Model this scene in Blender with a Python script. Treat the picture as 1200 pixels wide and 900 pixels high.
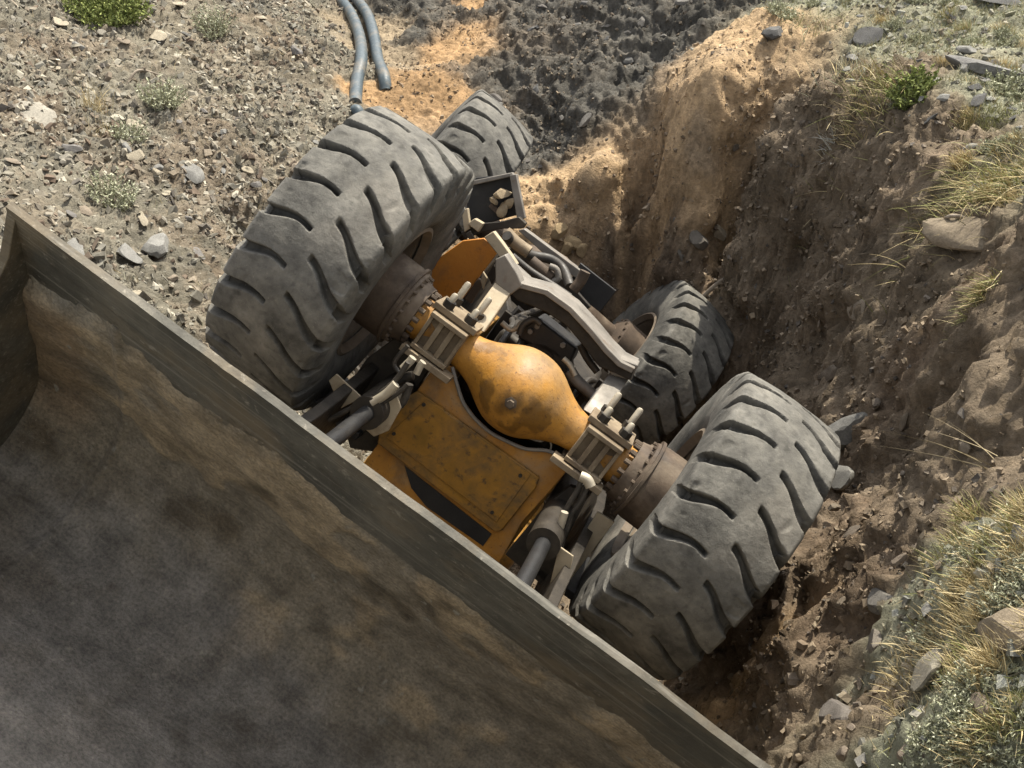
import bpy, math, random
import numpy as np
from mathutils import Matrix, Vector

for o in list(bpy.data.objects): bpy.data.objects.remove(o)
SC = bpy.context.scene
COL = SC.collection
rng = np.random.default_rng(7)
random.seed(7)

# ------------------------------------------------------------------ camera, sky, sun, exposure
F, PITCH, H = 1291.8, math.radians(35), 4.2
SP, CP = math.sin(PITCH), math.cos(PITCH)
cd = bpy.data.cameras.new('camera'); cam = bpy.data.objects.new('camera', cd); COL.objects.link(cam)
cam.location = (0, 0, H); cam.rotation_euler = (math.pi/2 - PITCH, 0, 0)
cd.sensor_width = 36; cd.lens = 36*F/1200; cd.clip_end = 2000; cd.clip_start = .05
SC.camera = cam
SUN = Vector((.30, .45, .84)).normalized()
wd = bpy.data.worlds.new('World'); SC.world = wd; wd.use_nodes = True
nt = wd.node_tree
sky = nt.nodes.new('ShaderNodeTexSky'); sky.sky_type = 'NISHITA'; sky.sun_disc = False; sky.dust_density = 4; sky.ozone_density = .3; sky.altitude = 300
sky.sun_elevation = math.asin(SUN.z); sky.sun_rotation = math.atan2(SUN.x, SUN.y)
bgn = nt.nodes['Background']; bgn.inputs['Strength'].default_value = .15
hs = nt.nodes.new('ShaderNodeHueSaturation'); hs.inputs['Saturation'].default_value = .22; hs.inputs['Value'].default_value = 1.0
nt.links.new(sky.outputs[0], hs.inputs['Color']); nt.links.new(hs.outputs[0], bgn.inputs['Color'])
sd = bpy.data.lights.new('sun', 'SUN'); sd.energy = 3.8; sd.angle = math.radians(.5); sd.color = (1, .925, .78)
so = bpy.data.objects.new('sun', sd); COL.objects.link(so); so.location = (4, 4, 12)
so.rotation_euler = SUN.to_track_quat('Z', 'Y').to_euler()
SC.view_settings.view_transform = 'Standard'; SC.view_settings.look = 'None'
SC.view_settings.exposure = 1.02; SC.view_settings.gamma = 1

# ------------------------------------------------------------------ helpers
def ray(px, py):
    r = (px-600)/F; u = (450-py)/F
    return np.array([r, CP+u*SP, -SP+u*CP])
def wp(px, py, d): return ray(px, py)*d+np.array([0, 0, H])
MW = np.array([[.80510128, .1891085, .56218316], [-.37026115, .90069652, .22727177], [-.46337739, -.39113137, .79517145]])
MT = np.array([.04184267, 4.11644798, 1.27560495])
def MP(px, py, y=None, z=None, x=None):
    """point of the loader's own frame seen at a place of the photograph, on the plane y, z or x = const"""
    o = MW.T@(np.array([0, 0, H])-MT); d = MW.T@ray(px, py)
    k, v = (1, y) if y is not None else ((2, z) if z is not None else (0, x))
    return o+d*((v-o[k])/d[k])

def smooth(a, lo, hi):
    t = np.clip((a-lo)/(hi-lo), 0, 1); return t*t*(3-2*t)
_perm = np.random.default_rng(3).permutation(512).astype(np.int64)
_perm = np.concatenate([_perm, _perm, _perm[:4]])
_g = np.random.default_rng(5).normal(size=(512, 3)); _g /= np.linalg.norm(_g, axis=1)[:, None]
def noise(P, s=1.0, seed=0):
    P = np.asarray(P, float)*s+seed*17.31
    if P.shape[-1] == 2: P = np.concatenate([P, np.full(P.shape[:-1]+(1,), seed*3.7+.4)], -1)
    i = np.floor(P).astype(np.int64); f = P-i; w = f*f*f*(f*(f*6-15)+10); out = 0
    for a in (0, 1):
        for b in (0, 1):
            for c in (0, 1):
                h = _perm[(_perm[(_perm[(i[..., 0]+a) & 511]+i[..., 1]+b) & 511]+i[..., 2]+c) & 511] & 511
                g = _g[h]; dd = g[..., 0]*(f[..., 0]-a)+g[..., 1]*(f[..., 1]-b)+g[..., 2]*(f[..., 2]-c)
                out = out+dd*np.abs(1-a-w[..., 0])*np.abs(1-b-w[..., 1])*np.abs(1-c-w[..., 2])
    return out*1.6
def fbm(P, s=1.0, o=4, seed=0, g=.5, ridge=False):
    t = 0; a = 1
    for k in range(o):
        n = noise(P, s*2**k, seed+k)
        t = t+a*((1-2*np.abs(n)) if ridge else n); a *= g
    return t

def tag(o, label=None, cat=None, group=None, kind=None):
    if label: o['label'] = label
    if cat: o['category'] = cat
    if group: o['group'] = group
    if kind: o['kind'] = kind
    return o
def mesh_np(name, V, Fq, mat=None, parent=None, col=None, smooth_=True, angle=None, tri=None):
    me = bpy.data.meshes.new(name)
    V = np.asarray(V, np.float32); Fq = np.asarray(Fq, np.int32); k = Fq.shape[1]
    me.vertices.add(len(V)); me.vertices.foreach_set('co', V.ravel())
    me.loops.add(Fq.size); me.loops.foreach_set('vertex_index', Fq.ravel())
    me.polygons.add(len(Fq)); me.polygons.foreach_set('loop_start', np.arange(0, Fq.size, k, dtype=np.int32))
    me.update(calc_edges=True)
    if col is not None:
        c = np.concatenate([np.asarray(col, np.float32), np.ones((len(V), 1), np.float32)], 1)
        at = me.color_attributes.new('Col', 'FLOAT_COLOR', 'POINT'); at.data.foreach_set('color', c.ravel())
    me.polygons.foreach_set('use_smooth', np.full(len(Fq), smooth_))
    if angle: me.set_sharp_from_angle(angle=math.radians(angle))
    if mat: me.materials.append(mat)
    o = bpy.data.objects.new(name, me); COL.objects.link(o)
    if parent: o.parent = parent
    return o
class MB:
    def __init__(s): s.v = []; s.f = []
    def add(s, V, Fs):
        b = len(s.v); s.v += [tuple(map(float, v)) for v in V]; s.f += [[i+b for i in f] for f in Fs]; return s
    def box(s, c, size, R=None):
        c = np.array(c, float); h = np.array(size, float)/2
        P = np.array([[x, y, z] for x in (-1, 1) for y in (-1, 1) for z in (-1, 1)])*h
        if R is not None: P = P@np.asarray(R).T
        return s.add(P+c, [[0, 1, 3, 2], [4, 6, 7, 5], [0, 4, 5, 1], [2, 3, 7, 6], [0, 2, 6, 4], [1, 5, 7, 3]])
    def prism(s, poly, ext):
        poly = [np.array(p, float) for p in poly]; e = np.array(ext, float); n = len(poly)
        V = poly+[p+e for p in poly]
        nrm = sum(np.cross(poly[i], poly[(i+1) % n]) for i in range(n))
        fs = [list(range(n))[::-1], list(range(n, 2*n))]+[[i, (i+1) % n, n+(i+1) % n, n+i] for i in range(n)]
        if np.dot(nrm, e) < 0: fs = [f[::-1] for f in fs]
        return s.add(V, fs)
    def beam(s, a, b, w, h, up=(0, 0, 1)):
        a = np.array(a, float); b = np.array(b, float); d = b-a; L = np.linalg.norm(d); d = d/L
        u = np.array(up, float); x = np.cross(d, u); x /= np.linalg.norm(x); z = np.cross(x, d)
        return s.box((a+b)/2, (w, L, h), np.stack([x, d, z], 1))
    def tube(s, pts, r, n=12, res=6):
        P = [np.array(p, float) for p in pts]
        if len(P) > 2 and res > 1:
            Q = [P[0]]+P+[P[-1]]; out = []
            for i in range(1, len(Q)-2):
                for k in range(res):
                    t = k/res; a, b, c, d = Q[i-1:i+3]
                    out.append(.5*((2*b)+(c-a)*t+(2*a-5*b+4*c-d)*t*t+(-a+3*b-3*c+d)*t**3))
            P = out+[P[-1]]
        m = len(P); R = r if hasattr(r, '__len__') else [r]*m
        if len(R) != m: R = np.interp(np.linspace(0, 1, m), np.linspace(0, 1, len(R)), R)
        t0 = P[1]-P[0]; u = np.cross(t0, (.3, .5, .81)); V = []
        for i in range(m):
            t = P[min(i+1, m-1)]-P[max(i-1, 0)]; t = t/np.linalg.norm(t)
            u = u-t*np.dot(u, t); u = u/np.linalg.norm(u); w = np.cross(t, u)
            for k in range(n):
                a = 2*math.pi*k/n; V.append(P[i]+R[i]*(math.cos(a)*u+math.sin(a)*w))
        fs = [[i*n+k, i*n+(k+1) % n, (i+1)*n+(k+1) % n, (i+1)*n+k] for i in range(m-1) for k in range(n)]
        fs += [list(range(n))[::-1], list(range((m-1)*n, m*n))]
        return s.add(V, fs)
    def lathe(s, prof, o=(0, 0, 0), axis=(1, 0, 0), n=32, cap=True):
        o = np.array(o, float); a = np.array(axis, float); a /= np.linalg.norm(a)
        u = np.cross(a, (0.02, .1, 1)); u /= np.linalg.norm(u); w = np.cross(a, u); V = []
        for (t, r) in prof:
            for k in range(n):
                q = 2*math.pi*k/n; V.append(o+a*t+r*(math.cos(q)*u+math.sin(q)*w))
        m = len(prof)
        fs = [[i*n+k, i*n+(k+1) % n, (i+1)*n+(k+1) % n, (i+1)*n+k] for i in range(m-1) for k in range(n)]
        if cap: fs += [list(range(n))[::-1], list(range((m-1)*n, m*n))]
        return s.add(V, fs)
    def build(s, name, mat, parent=None, bevel=0, angle=35):
        me = bpy.data.meshes.new(name); me.from_pydata(s.v, [], s.f)
        me.polygons.foreach_set('use_smooth', [True]*len(me.polygons)); me.set_sharp_from_angle(angle=math.radians(angle))
        me.materials.append(mat); o = bpy.data.objects.new(name, me); COL.objects.link(o)
        if parent: o.parent = parent
        if bevel:
            b = o.modifiers.new('bevel', 'BEVEL'); b.width = bevel; b.segments = 2; b.limit_method = 'ANGLE'; b.angle_limit = math.radians(40)
        return o
def bolts(mb, o, axis, R, n, r, h, ph=0):
    o = np.array(o, float); a = np.array(axis, float)/np.linalg.norm(axis)
    u = np.cross(a, (0.02, .1, 1)); u /= np.linalg.norm(u); w = np.cross(a, u)
    for k in range(n):
        q = 2*math.pi*k/n+ph; mb.lathe([(0, r), (h, r)], o+R*(math.cos(q)*u+math.sin(q)*w), a, 6)
    return mb

# ------------------------------------------------------------------ materials
def mk(name, stops, scale=6, rough=.8, metal=0, bump=.3, bscale=60, bdist=.004, over=None, attr=False, detail=8, coord='Object', fine=None, spec=.3, scratch=0):
    m = bpy.data.materials.new(name); m.use_nodes = True; N = m.node_tree.nodes; L = m.node_tree.links
    b = N['Principled BSDF']; b.inputs['Roughness'].default_value = rough; b.inputs['Metallic'].default_value = metal
    b.inputs['Specular IOR Level'].default_value = spec
    tc = N.new('ShaderNodeTexCoord').outputs[coord]
    def nz(s, d=8, r=.6, dist=0):
        n = N.new('ShaderNodeTexNoise'); n.inputs['Scale'].default_value = s; n.inputs['Detail'].default_value = d
        n.inputs['Roughness'].default_value = r; n.inputs['Distortion'].default_value = dist; L.new(tc, n.inputs['Vector']); return n.outputs['Fac']
    def mixc(fac, a, bb, mode='MIX'):
        x = N.new('ShaderNodeMix'); x.data_type = 'RGBA'; x.blend_type = mode
        if isinstance(fac, (int, float)): x.inputs[0].default_value = fac
        else: L.new(fac, x.inputs[0])
        for s_, v in ((6, a), (7, bb)):
            if isinstance(v, tuple): x.inputs[s_].default_value = v+(1,) if len(v) == 3 else v
            else: L.new(v, x.inputs[s_])
        return x.outputs[2]
    def ramp(fac, st):
        r = N.new('ShaderNodeValToRGB'); e = r.color_ramp.elements
        while len(e) < len(st): e.new(.5)
        for k, (p, c) in enumerate(st): e[k].position = p; e[k].color = tuple(c)+(1,) if not isinstance(c, (int, float)) else (c, c, c, 1)
        L.new(fac, r.inputs[0]); return r.outputs[0]
    c = ramp(nz(scale, detail, .65), stops)
    if attr:
        a = N.new('ShaderNodeAttribute'); a.attribute_name = 'Col'; c = mixc(1.0, a.outputs['Color'], c, 'MULTIPLY')
    for (s, lo, hi, col, amt) in (over or []):
        f = ramp(nz(s, 10, .68, .3), [(lo, 0), (hi, amt)]); c = mixc(f, c, col)
    if scratch:
        for vec, sc in (((.35, 26, 26), 2.6),):
            mp = N.new('ShaderNodeMapping'); mp.inputs['Scale'].default_value = vec; mp.inputs['Rotation'].default_value = (0, .12, .07); L.new(tc, mp.inputs['Vector'])
            n = N.new('ShaderNodeTexNoise'); n.inputs['Scale'].default_value = sc; n.inputs['Detail'].default_value = 6; L.new(mp.outputs[0], n.inputs['Vector'])
            c = mixc(ramp(n.outputs['Fac'], [(.58, 0), (.66, scratch)]), c, (.30, .28, .24)); c = mixc(ramp(n.outputs['Fac'], [(.34, scratch), (.42, 0)]), c, (.05, .043, .035))
    L.new(c, b.inputs['Base Color'])
    if bump:
        h = nz(bscale, 10, .7); bp = N.new('ShaderNodeBump'); bp.inputs['Strength'].default_value = bump; bp.inputs['Distance'].default_value = bdist
        L.new(h, bp.inputs['Height']); L.new(bp.outputs[0], b.inputs['Normal'])
    L.new(ramp(nz(scale*2.3, 5, .6), [(.3, max(rough-.15, .05)), (.7, min(rough+.12, 1))]), b.inputs['Roughness'])
    return m
M = {}
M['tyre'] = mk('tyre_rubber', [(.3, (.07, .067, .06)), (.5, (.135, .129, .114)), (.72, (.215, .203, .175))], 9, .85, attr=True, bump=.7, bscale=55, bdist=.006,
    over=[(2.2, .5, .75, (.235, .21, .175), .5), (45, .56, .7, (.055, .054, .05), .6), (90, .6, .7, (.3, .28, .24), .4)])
M['rim'] = mk('rim_steel', [(.3, (.10, .08, .06)), (.6, (.19, .15, .11)), (.8, (.26, .22, .17))], 9, .7, .1, over=[(3, .5, .7, (.2, .165, .12), .6)])
M['drum'] = mk('hub_rust', [(.3, (.045, .034, .026)), (.55, (.09, .065, .046)), (.8, (.17, .13, .095))], 8, .75, .1, bump=.5, over=[(4, .5, .7, (.23, .19, .14), .5)])
M['yellow'] = mk('worn_yellow_paint', [(.3, (.26, .115, .02)), (.55, (.40, .185, .028)), (.75, (.45, .25, .07))], 4, .62, bump=.6, bscale=40, spec=.4,
    over=[(3, .46, .64, (.24, .185, .12), .75), (6, .5, .68, (.13, .08, .04), .6), (60, .6, .68, (.07, .04, .022), .7), (18, .62, .7, (.11, .055, .025), .7)])
M['casting'] = mk('worn_yellow_casting', [(.3, (.27, .125, .022)), (.55, (.42, .20, .03)), (.75, (.47, .26, .07))], 4, .55, bump=.7, bscale=45, spec=.4, attr=True,
    over=[(5, .5, .68, (.16, .10, .05), .6), (60, .58, .66, (.07, .04, .022), .75), (18, .6, .7, (.11, .055, .025), .75)])
M['orange'] = mk('orange_paint', [(.3, (.40, .15, .02)), (.7, (.52, .215, .035))], 5, .55, over=[(6, .55, .75, (.18, .10, .05), .7), (30, .6, .7, (.1, .05, .03), .6)])  # orange paint of its own colour, with brown blotches
M['dirtyyellow'] = mk('oily_yellow_paint', [(.3, (.20, .105, .016)), (.7, (.42, .20, .03))], 5, .5, over=[(5, .42, .62, (.10, .07, .035), .85), (24, .55, .65, (.06, .04, .025), .8)])
M['steel'] = mk('bare_grey_steel', [(.3, (.13, .12, .105)), (.6, (.22, .2, .175)), (.8, (.3, .275, .24))], 7, .62, .25, over=[(9, .56, .7, (.12, .075, .045), .7)])
M['web'] = mk('shaded_greasy_steel', [(.3, (.012, .010, .008)), (.7, (.035, .028, .02))], 8, .85, 0, bump=.5)  # greasy steel; shade of the beam's front face also put into the tone
M['cream'] = mk('dusty_cream_steel', [(.3, (.28, .235, .165)), (.7, (.42, .35, .245))], 7, .7, over=[(9, .55, .72, (.17, .11, .065), .75)])
M['clamp'] = mk('dusty_brown_casting', [(.3, (.13, .095, .06)), (.7, (.27, .215, .145))], 8, .7, .1, over=[(9, .55, .72, (.42, .36, .26), .5), (3, .55, .7, (.07, .05, .035), .6)])
M['dark'] = mk('grimy_dark_steel', [(.3, (.018, .016, .014)), (.6, (.045, .038, .03)), (.8, (.09, .075, .055))], 8, .6, .2, bump=.5)
M['black'] = mk('black_sheet', [(.3, (.014, .014, .015)), (.8, (.03, .029, .028))], 6, .5, over=[(6, .6, .8, (.09, .078, .06), .5)])
M['hose'] = mk('rubber_hose', [(.3, (.03, .028, .025)), (.8, (.07, .06, .05))], 20, .5)
M['brass'] = mk('dusty_fitting', [(.3, (.35, .31, .24)), (.8, (.5, .45, .36))], 20, .5, .3)
M['blade'] = mk('scraped_blade_steel', [(.3, (.05, .048, .042)), (.5, (.10, .095, .08)), (.72, (.19, .175, .145))], 3, .55, .35, bump=.6, bscale=22, attr=False,
    over=[(1.7, .48, .62, (.17, .135, .09), .7), (6, .54, .66, (.05, .042, .032), .7), (22, .6, .68, (.34, .31, .26), .6)], scratch=.35)
M['bucket'] = mk('caked_bucket', [(.32, (.62, .61, .59)), (.5, (1, 1, 1)), (.68, (1.4, 1.36, 1.3))], 75, .85, bump=.9, bscale=110, bdist=.008, attr=True, detail=14, over=[(3.2, .52, .66, (.075, .06, .042), .6), (11, .56, .70, (.07, .058, .045), .4), (70, .64, .70, (.34, .31, .26), .6)], scratch=.16)
M['pipe'] = mk('blue_grey_pipe', [(.3, (.05, .068, .08)), (.8, (.09, .115, .13))], 20, .5, over=[(6, .5, .7, (.22, .18, .13), .6)])
M['ground'] = mk('stony_soil', [(.25, (.6, .6, .6)), (.5, (.98, .98, .98)), (.75, (1.45, 1.42, 1.38))], 24, .95, bump=1.0, bscale=42, bdist=.025, attr=True, detail=12, spec=.1)
M['stone'] = mk('split_stone', [(.3, (.7, .7, .7)), (.7, (1.25, 1.25, 1.25))], 14, .9, bump=.6, bscale=50, bdist=.01, attr=True, spec=.15)
M['plant'] = mk('leaf_colour', [(.3, (.8, .8, .8)), (.7, (1.15, 1.15, 1.15))], 20, .8, bump=0, attr=True, spec=.1)
M['wood'] = mk('dead_root', [(.3, (.16, .13, .10)), (.7, (.34, .29, .23))], 18, .9, bump=.6, bscale=60)

# ------------------------------------------------------------------ ground
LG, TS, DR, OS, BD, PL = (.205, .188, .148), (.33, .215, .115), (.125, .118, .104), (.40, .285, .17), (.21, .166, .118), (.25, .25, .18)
BD2 = (.20, .15, .105); TB = (.28, .225, .155)
CPX = [(0,300,5.6,LG),(120,320,6.0,LG),(250,390,6.3,LG),(400,130,9,LG),(330,200,7.9,LG),(300,0,10.5,LG),(385,0,12,LG),(365,50,9.9,LG),(350,20,10.4,LG),(380,90,9.6,LG),(0,0,8.5,LG),(100,100,7.9,LG),(0,150,7,LG),(200,200,7.3,LG),(395,70,9.9,LG),
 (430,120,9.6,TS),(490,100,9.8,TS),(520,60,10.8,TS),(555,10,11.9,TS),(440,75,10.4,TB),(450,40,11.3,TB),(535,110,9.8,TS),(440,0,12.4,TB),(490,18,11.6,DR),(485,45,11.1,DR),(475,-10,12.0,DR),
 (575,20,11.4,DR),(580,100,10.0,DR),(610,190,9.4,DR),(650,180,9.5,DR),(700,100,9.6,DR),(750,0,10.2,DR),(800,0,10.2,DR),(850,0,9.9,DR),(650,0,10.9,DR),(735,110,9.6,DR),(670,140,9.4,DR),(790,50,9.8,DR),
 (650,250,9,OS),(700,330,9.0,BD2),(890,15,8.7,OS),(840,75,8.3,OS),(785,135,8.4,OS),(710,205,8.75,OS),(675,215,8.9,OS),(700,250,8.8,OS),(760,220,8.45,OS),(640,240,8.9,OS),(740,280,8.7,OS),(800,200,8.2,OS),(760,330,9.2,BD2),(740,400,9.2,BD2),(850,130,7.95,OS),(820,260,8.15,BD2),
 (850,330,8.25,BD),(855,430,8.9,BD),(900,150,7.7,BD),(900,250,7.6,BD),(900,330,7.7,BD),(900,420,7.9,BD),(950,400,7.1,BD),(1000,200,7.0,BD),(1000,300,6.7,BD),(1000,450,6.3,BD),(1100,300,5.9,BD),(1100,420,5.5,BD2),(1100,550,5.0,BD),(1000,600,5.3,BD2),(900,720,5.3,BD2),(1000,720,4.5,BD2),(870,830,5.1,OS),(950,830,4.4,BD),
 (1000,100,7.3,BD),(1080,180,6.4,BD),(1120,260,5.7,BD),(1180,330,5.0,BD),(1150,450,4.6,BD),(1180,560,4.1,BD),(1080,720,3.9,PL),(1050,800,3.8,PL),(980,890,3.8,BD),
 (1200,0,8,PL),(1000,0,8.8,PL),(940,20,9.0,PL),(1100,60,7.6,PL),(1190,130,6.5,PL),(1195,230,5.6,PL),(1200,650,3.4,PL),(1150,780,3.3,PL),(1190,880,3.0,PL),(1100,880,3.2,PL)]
CW = [(0,4,-.9,BD),(.3,5.5,-1.2,BD),(0,7,-1.2,BD),(.9,6.9,-1.3,BD),(-.6,3,-.6,BD),(0,2,-.6,BD),(1.2,1.7,.9,BD),(0,.2,2.1,PL),(-1.5,0,2.1,PL),(1.5,.3,2.3,PL),(1.9,1.2,1.9,PL),(0,.9,.6,BD),
 (-3,1,1.2,LG),(-3,2.5,1.0,LG),(-4.2,4,1.8,LG),(-2,2,.3,LG),(-1,1,.6,BD),(-1.8,3.6,.5,LG),(-6,9,2.5,LG),(-6,4,2.5,LG),(-3.5,14,2.1,LG),(-1,16,1.2,TS),(1,14.5,2.6,DR),(3,12,2.6,PL),(5.5,9,2.3,PL),(5.5,5,2.2,PL),(5,2,2.3,PL),(4,15,2.8,PL),(-6,15,2.6,LG),(-5,-1,2.3,PL),(4,-1,2.3,PL)]
ctrl = np.array([wp(a, b, c) for a, b, c, _ in CPX]+[w[:3] for w in CW]); ccol = np.array([c[3] for c in CPX]+[c[3] for c in CW])
def tps_fit(X, z, lam=.01):
    n = len(X); r2 = ((X[:, None]-X[None])**2).sum(-1); K = .5*r2*np.log(r2+1e-12); K[np.arange(n), np.arange(n)] = lam
    P = np.c_[np.ones(n), X]; A = np.block([[K, P], [P.T, np.zeros((3, 3))]])
    return np.linalg.solve(A, np.r_[z, 0, 0, 0])
_w = tps_fit(ctrl[:, :2], ctrl[:, 2])
def tps(Q):
    out = np.empty(len(Q))
    for i in range(0, len(Q), 40000):
        q = Q[i:i+40000]; r2 = ((q[:, None]-ctrl[None, :, :2])**2).sum(-1)
        out[i:i+40000] = (.5*r2*np.log(r2+1e-12))@_w[:-3]+_w[-3]+q@_w[-2:]
    return out
def axis_grid(lo, hi, st, far):
    core = np.arange(lo, hi+1e-6, st); a = [hi]; s = st
    while a[-1] < far: s *= 1.35; a.append(a[-1]+s)
    b = [lo]; s = st
    while b[-1] > -far: s *= 1.35; b.append(b[-1]-s)
    return np.r_[b[1:][::-1], core, a[1:]]
GX = axis_grid(-4.4, 4.4, .018, 400); GY = axis_grid(1.6, 13.2, .02, 400)
XX, YY = np.meshgrid(GX, GY); Q = np.c_[XX.ravel(), YY.ravel()]
qc = np.c_[np.clip(Q[:, 0], -6.5, 6), np.clip(Q[:, 1], -1.5, 16)]
Z = tps(qc); off = np.linalg.norm(Q-qc, axis=1); k = smooth(off, 0, 8); Z = Z*(1-k)+2.4*k
# soil colours by place
Qn = Q+np.c_[fbm(Q, 1.6, 3, 11), fbm(Q, 1.6, 3, 12)]*.22
CC = np.zeros((len(Q), 3))
for i in range(0, len(Q), 40000):
    d2 = ((Qn[i:i+40000, None]-ctrl[None, :, :2])**2).sum(-1); w = 1/(d2+.01)**2.6; CC[i:i+40000] = (w@ccol)/w.sum(1)[:, None]
def closeness(col, s=.06): return np.exp(-((CC-np.array(col))**2).sum(1)/s**2)
wl, wt, wr, wo, wb, wpn = [closeness(c) for c in (LG, TS, DR, OS, BD, PL)]
wb = np.maximum(wb, closeness(BD2))
WL, WP = closeness(LG, .035), closeness(PL, .04)
near = (off < .01)*1.0
_zb = Z.reshape(XX.shape); _gx = np.gradient(_zb, GX, axis=1).ravel(); _gy = np.gradient(_zb, GY, axis=0).ravel()
NZ = 1/np.sqrt(1+_gx**2+_gy**2); NRM = np.stack([-_gx*NZ, -_gy*NZ, NZ], 1)
Q3 = np.c_[Q, Z]; Q3w = Q3+.08*np.stack([noise(Q3, 2.1, 44), noise(Q3, 2.1, 45), noise(Q3, 2.1, 46)], 1)
big = fbm(Q3, .9, 4, 20)*.055; med = fbm(Q3, 4.5, 4, 21)
# slabby broken rock, runnels down the loose soil, clods and pebbles
Qr = Q3w@np.array([[.8, -.6, 0], [.6, .8, 0], [0, 0, 1]])*[1.4, 1, 2.4]
rid = fbm(Qr, 2.4, 5, 30, .55, True)
Qd = Q3w*[1, 1.5, .7]-np.c_[Q[:, 0]*0, Q[:, 0]*.6, Q[:, 0]*0]
run = fbm(Qd, 2.0, 5, 33, .5)
clod = np.abs(noise(Q3, 16, 40))+.6*np.abs(noise(Q3, 31, 41))
lump = np.clip(fbm(Q3w, 2.1, 4, 36), -.4, .8)
DD = big+med*(.03+.02*wr+.02*wb)+rid*(.015+.045*wr+.022*wb+.012*wpn)*(1-.8*wl)+run*(.05*wo+.028*wb)+clod*(.018+.012*wt+.02*wb+.015*wr)*(1+.8*wl)+lump*.03*wb+fbm(Q3, 8, 3, 37)*.016*(wb+.6*wo)+fbm(Q3, 24, 3, 38)*.010+np.maximum(noise(Q3, 13, 39)-.25, 0)*.03*(wb+wr)
DD = DD-smooth(noise(Q3, 1.7, 50), .28, .6)*.09*(wo+.9*wb)
# loose sunlit spoil beside the right wheel and clods behind the rail
for (px, py, d, r, h) in ((885,800,5.0,.34,.12),(665,290,8.7,.22,.06),(910,640,5.2,.2,.16)):
    c = wp(px, py, d); g = np.exp(-((Q-c[:2])**2).sum(1)/r**2); DD = DD+g*h*(.7+.6*fbm(Q3, 6, 4, 61))
DD = DD*near; GP = Q3+NRM*DD[:, None]
Z = Z+DD/np.maximum(NZ, .5)
HZ = Z.reshape(XX.shape)
CC = CC*(1+.3*fbm(Q3, 2.2, 4, 70)+.15*fbm(Q3, 14, 3, 71))[:, None]
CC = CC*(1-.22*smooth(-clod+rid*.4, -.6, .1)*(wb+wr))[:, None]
st = smooth(fbm(Qd, 2.2, 4, 75), .15, .6)*(wb+wo); CC = CC*(1-st[:, None]*.5)+np.array([.27, .215, .155])*st[:, None]*.5
redp = smooth(fbm(Q, 1.3, 4, 77), .1, .5)*wl; CC = CC*(1-redp[:, None]*.4)+np.array([.20, .145, .10])*redp[:, None]*.4
CC = np.clip(CC, .02, .6)
ny, nx = XX.shape; ii = np.arange(ny*nx).reshape(ny, nx)
FQ = np.stack([ii[:-1, :-1], ii[:-1, 1:], ii[1:, 1:], ii[1:, :-1]], -1).reshape(-1, 4)
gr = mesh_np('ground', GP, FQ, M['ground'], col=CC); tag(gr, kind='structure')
CG = CC.reshape(ny, nx, 3); WLg = WL.reshape(ny, nx); WPg = WP.reshape(ny, nx); G3 = GP.reshape(ny, nx, 3)
_e1 = G3[:-1, 1:]-G3[:-1, :-1]; _e2 = G3[1:, :-1]-G3[:-1, :-1]; _cn = np.cross(_e1, _e2); AREA = np.linalg.norm(_cn, axis=2); _cn = _cn/AREA[..., None]
def gidx(x, y):
    i = np.clip(np.searchsorted(GX, x)-1, 0, nx-2); j = np.clip(np.searchsorted(GY, y)-1, 0, ny-2)
    return i, j, (x-GX[i])/(GX[i+1]-GX[i]), (y-GY[j])/(GY[j+1]-GY[j])
def gz(x, y):
    x = np.asarray(x, float); y = np.asarray(y, float); i, j, a, b = gidx(x, y)
    return HZ[j, i]*(1-a)*(1-b)+HZ[j, i+1]*a*(1-b)+HZ[j+1, i]*(1-a)*b+HZ[j+1, i+1]*a*b
def gcol(x, y): i, j, a, b = gidx(np.asarray(x, float), np.asarray(y, float)); return CG[j, i]
def gw(W_, x, y): i, j, a, b = gidx(np.asarray(x, float), np.asarray(y, float)); return W_[j, i]
def gn(x, y, e=.12):
    n = np.stack([-(gz(x+e, y)-gz(x-e, y))/(2*e), -(gz(x, y+e)-gz(x, y-e))/(2*e), np.ones_like(np.asarray(x, float))], -1)
    return n/np.linalg.norm(n, axis=-1, keepdims=True)
def on_ground(px, py):
    d = np.linspace(2, 18, 1600); r = ray(px, py); P = r[None]*d[:, None]+[0, 0, H]
    k = np.argmax(P[:, 2] < gz(P[:, 0], P[:, 1])); return P[k]*[1, 1, 0]+[0, 0, float(gz(P[k, 0], P[k, 1]))]

# ------------------------------------------------------------------ the overturned loader
L_ = bpy.data.objects.new('wheel_loader', None); COL.objects.link(L_)
L_.matrix_world = Matrix([list(MW[i])+[MT[i]] for i in range(3)]+[[0, 0, 0, 1]])
tag(L_, 'overturned yellow wheel loader lying wheels-up in the rocky ditch, bucket towards the viewer', 'wheel loader')

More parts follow.
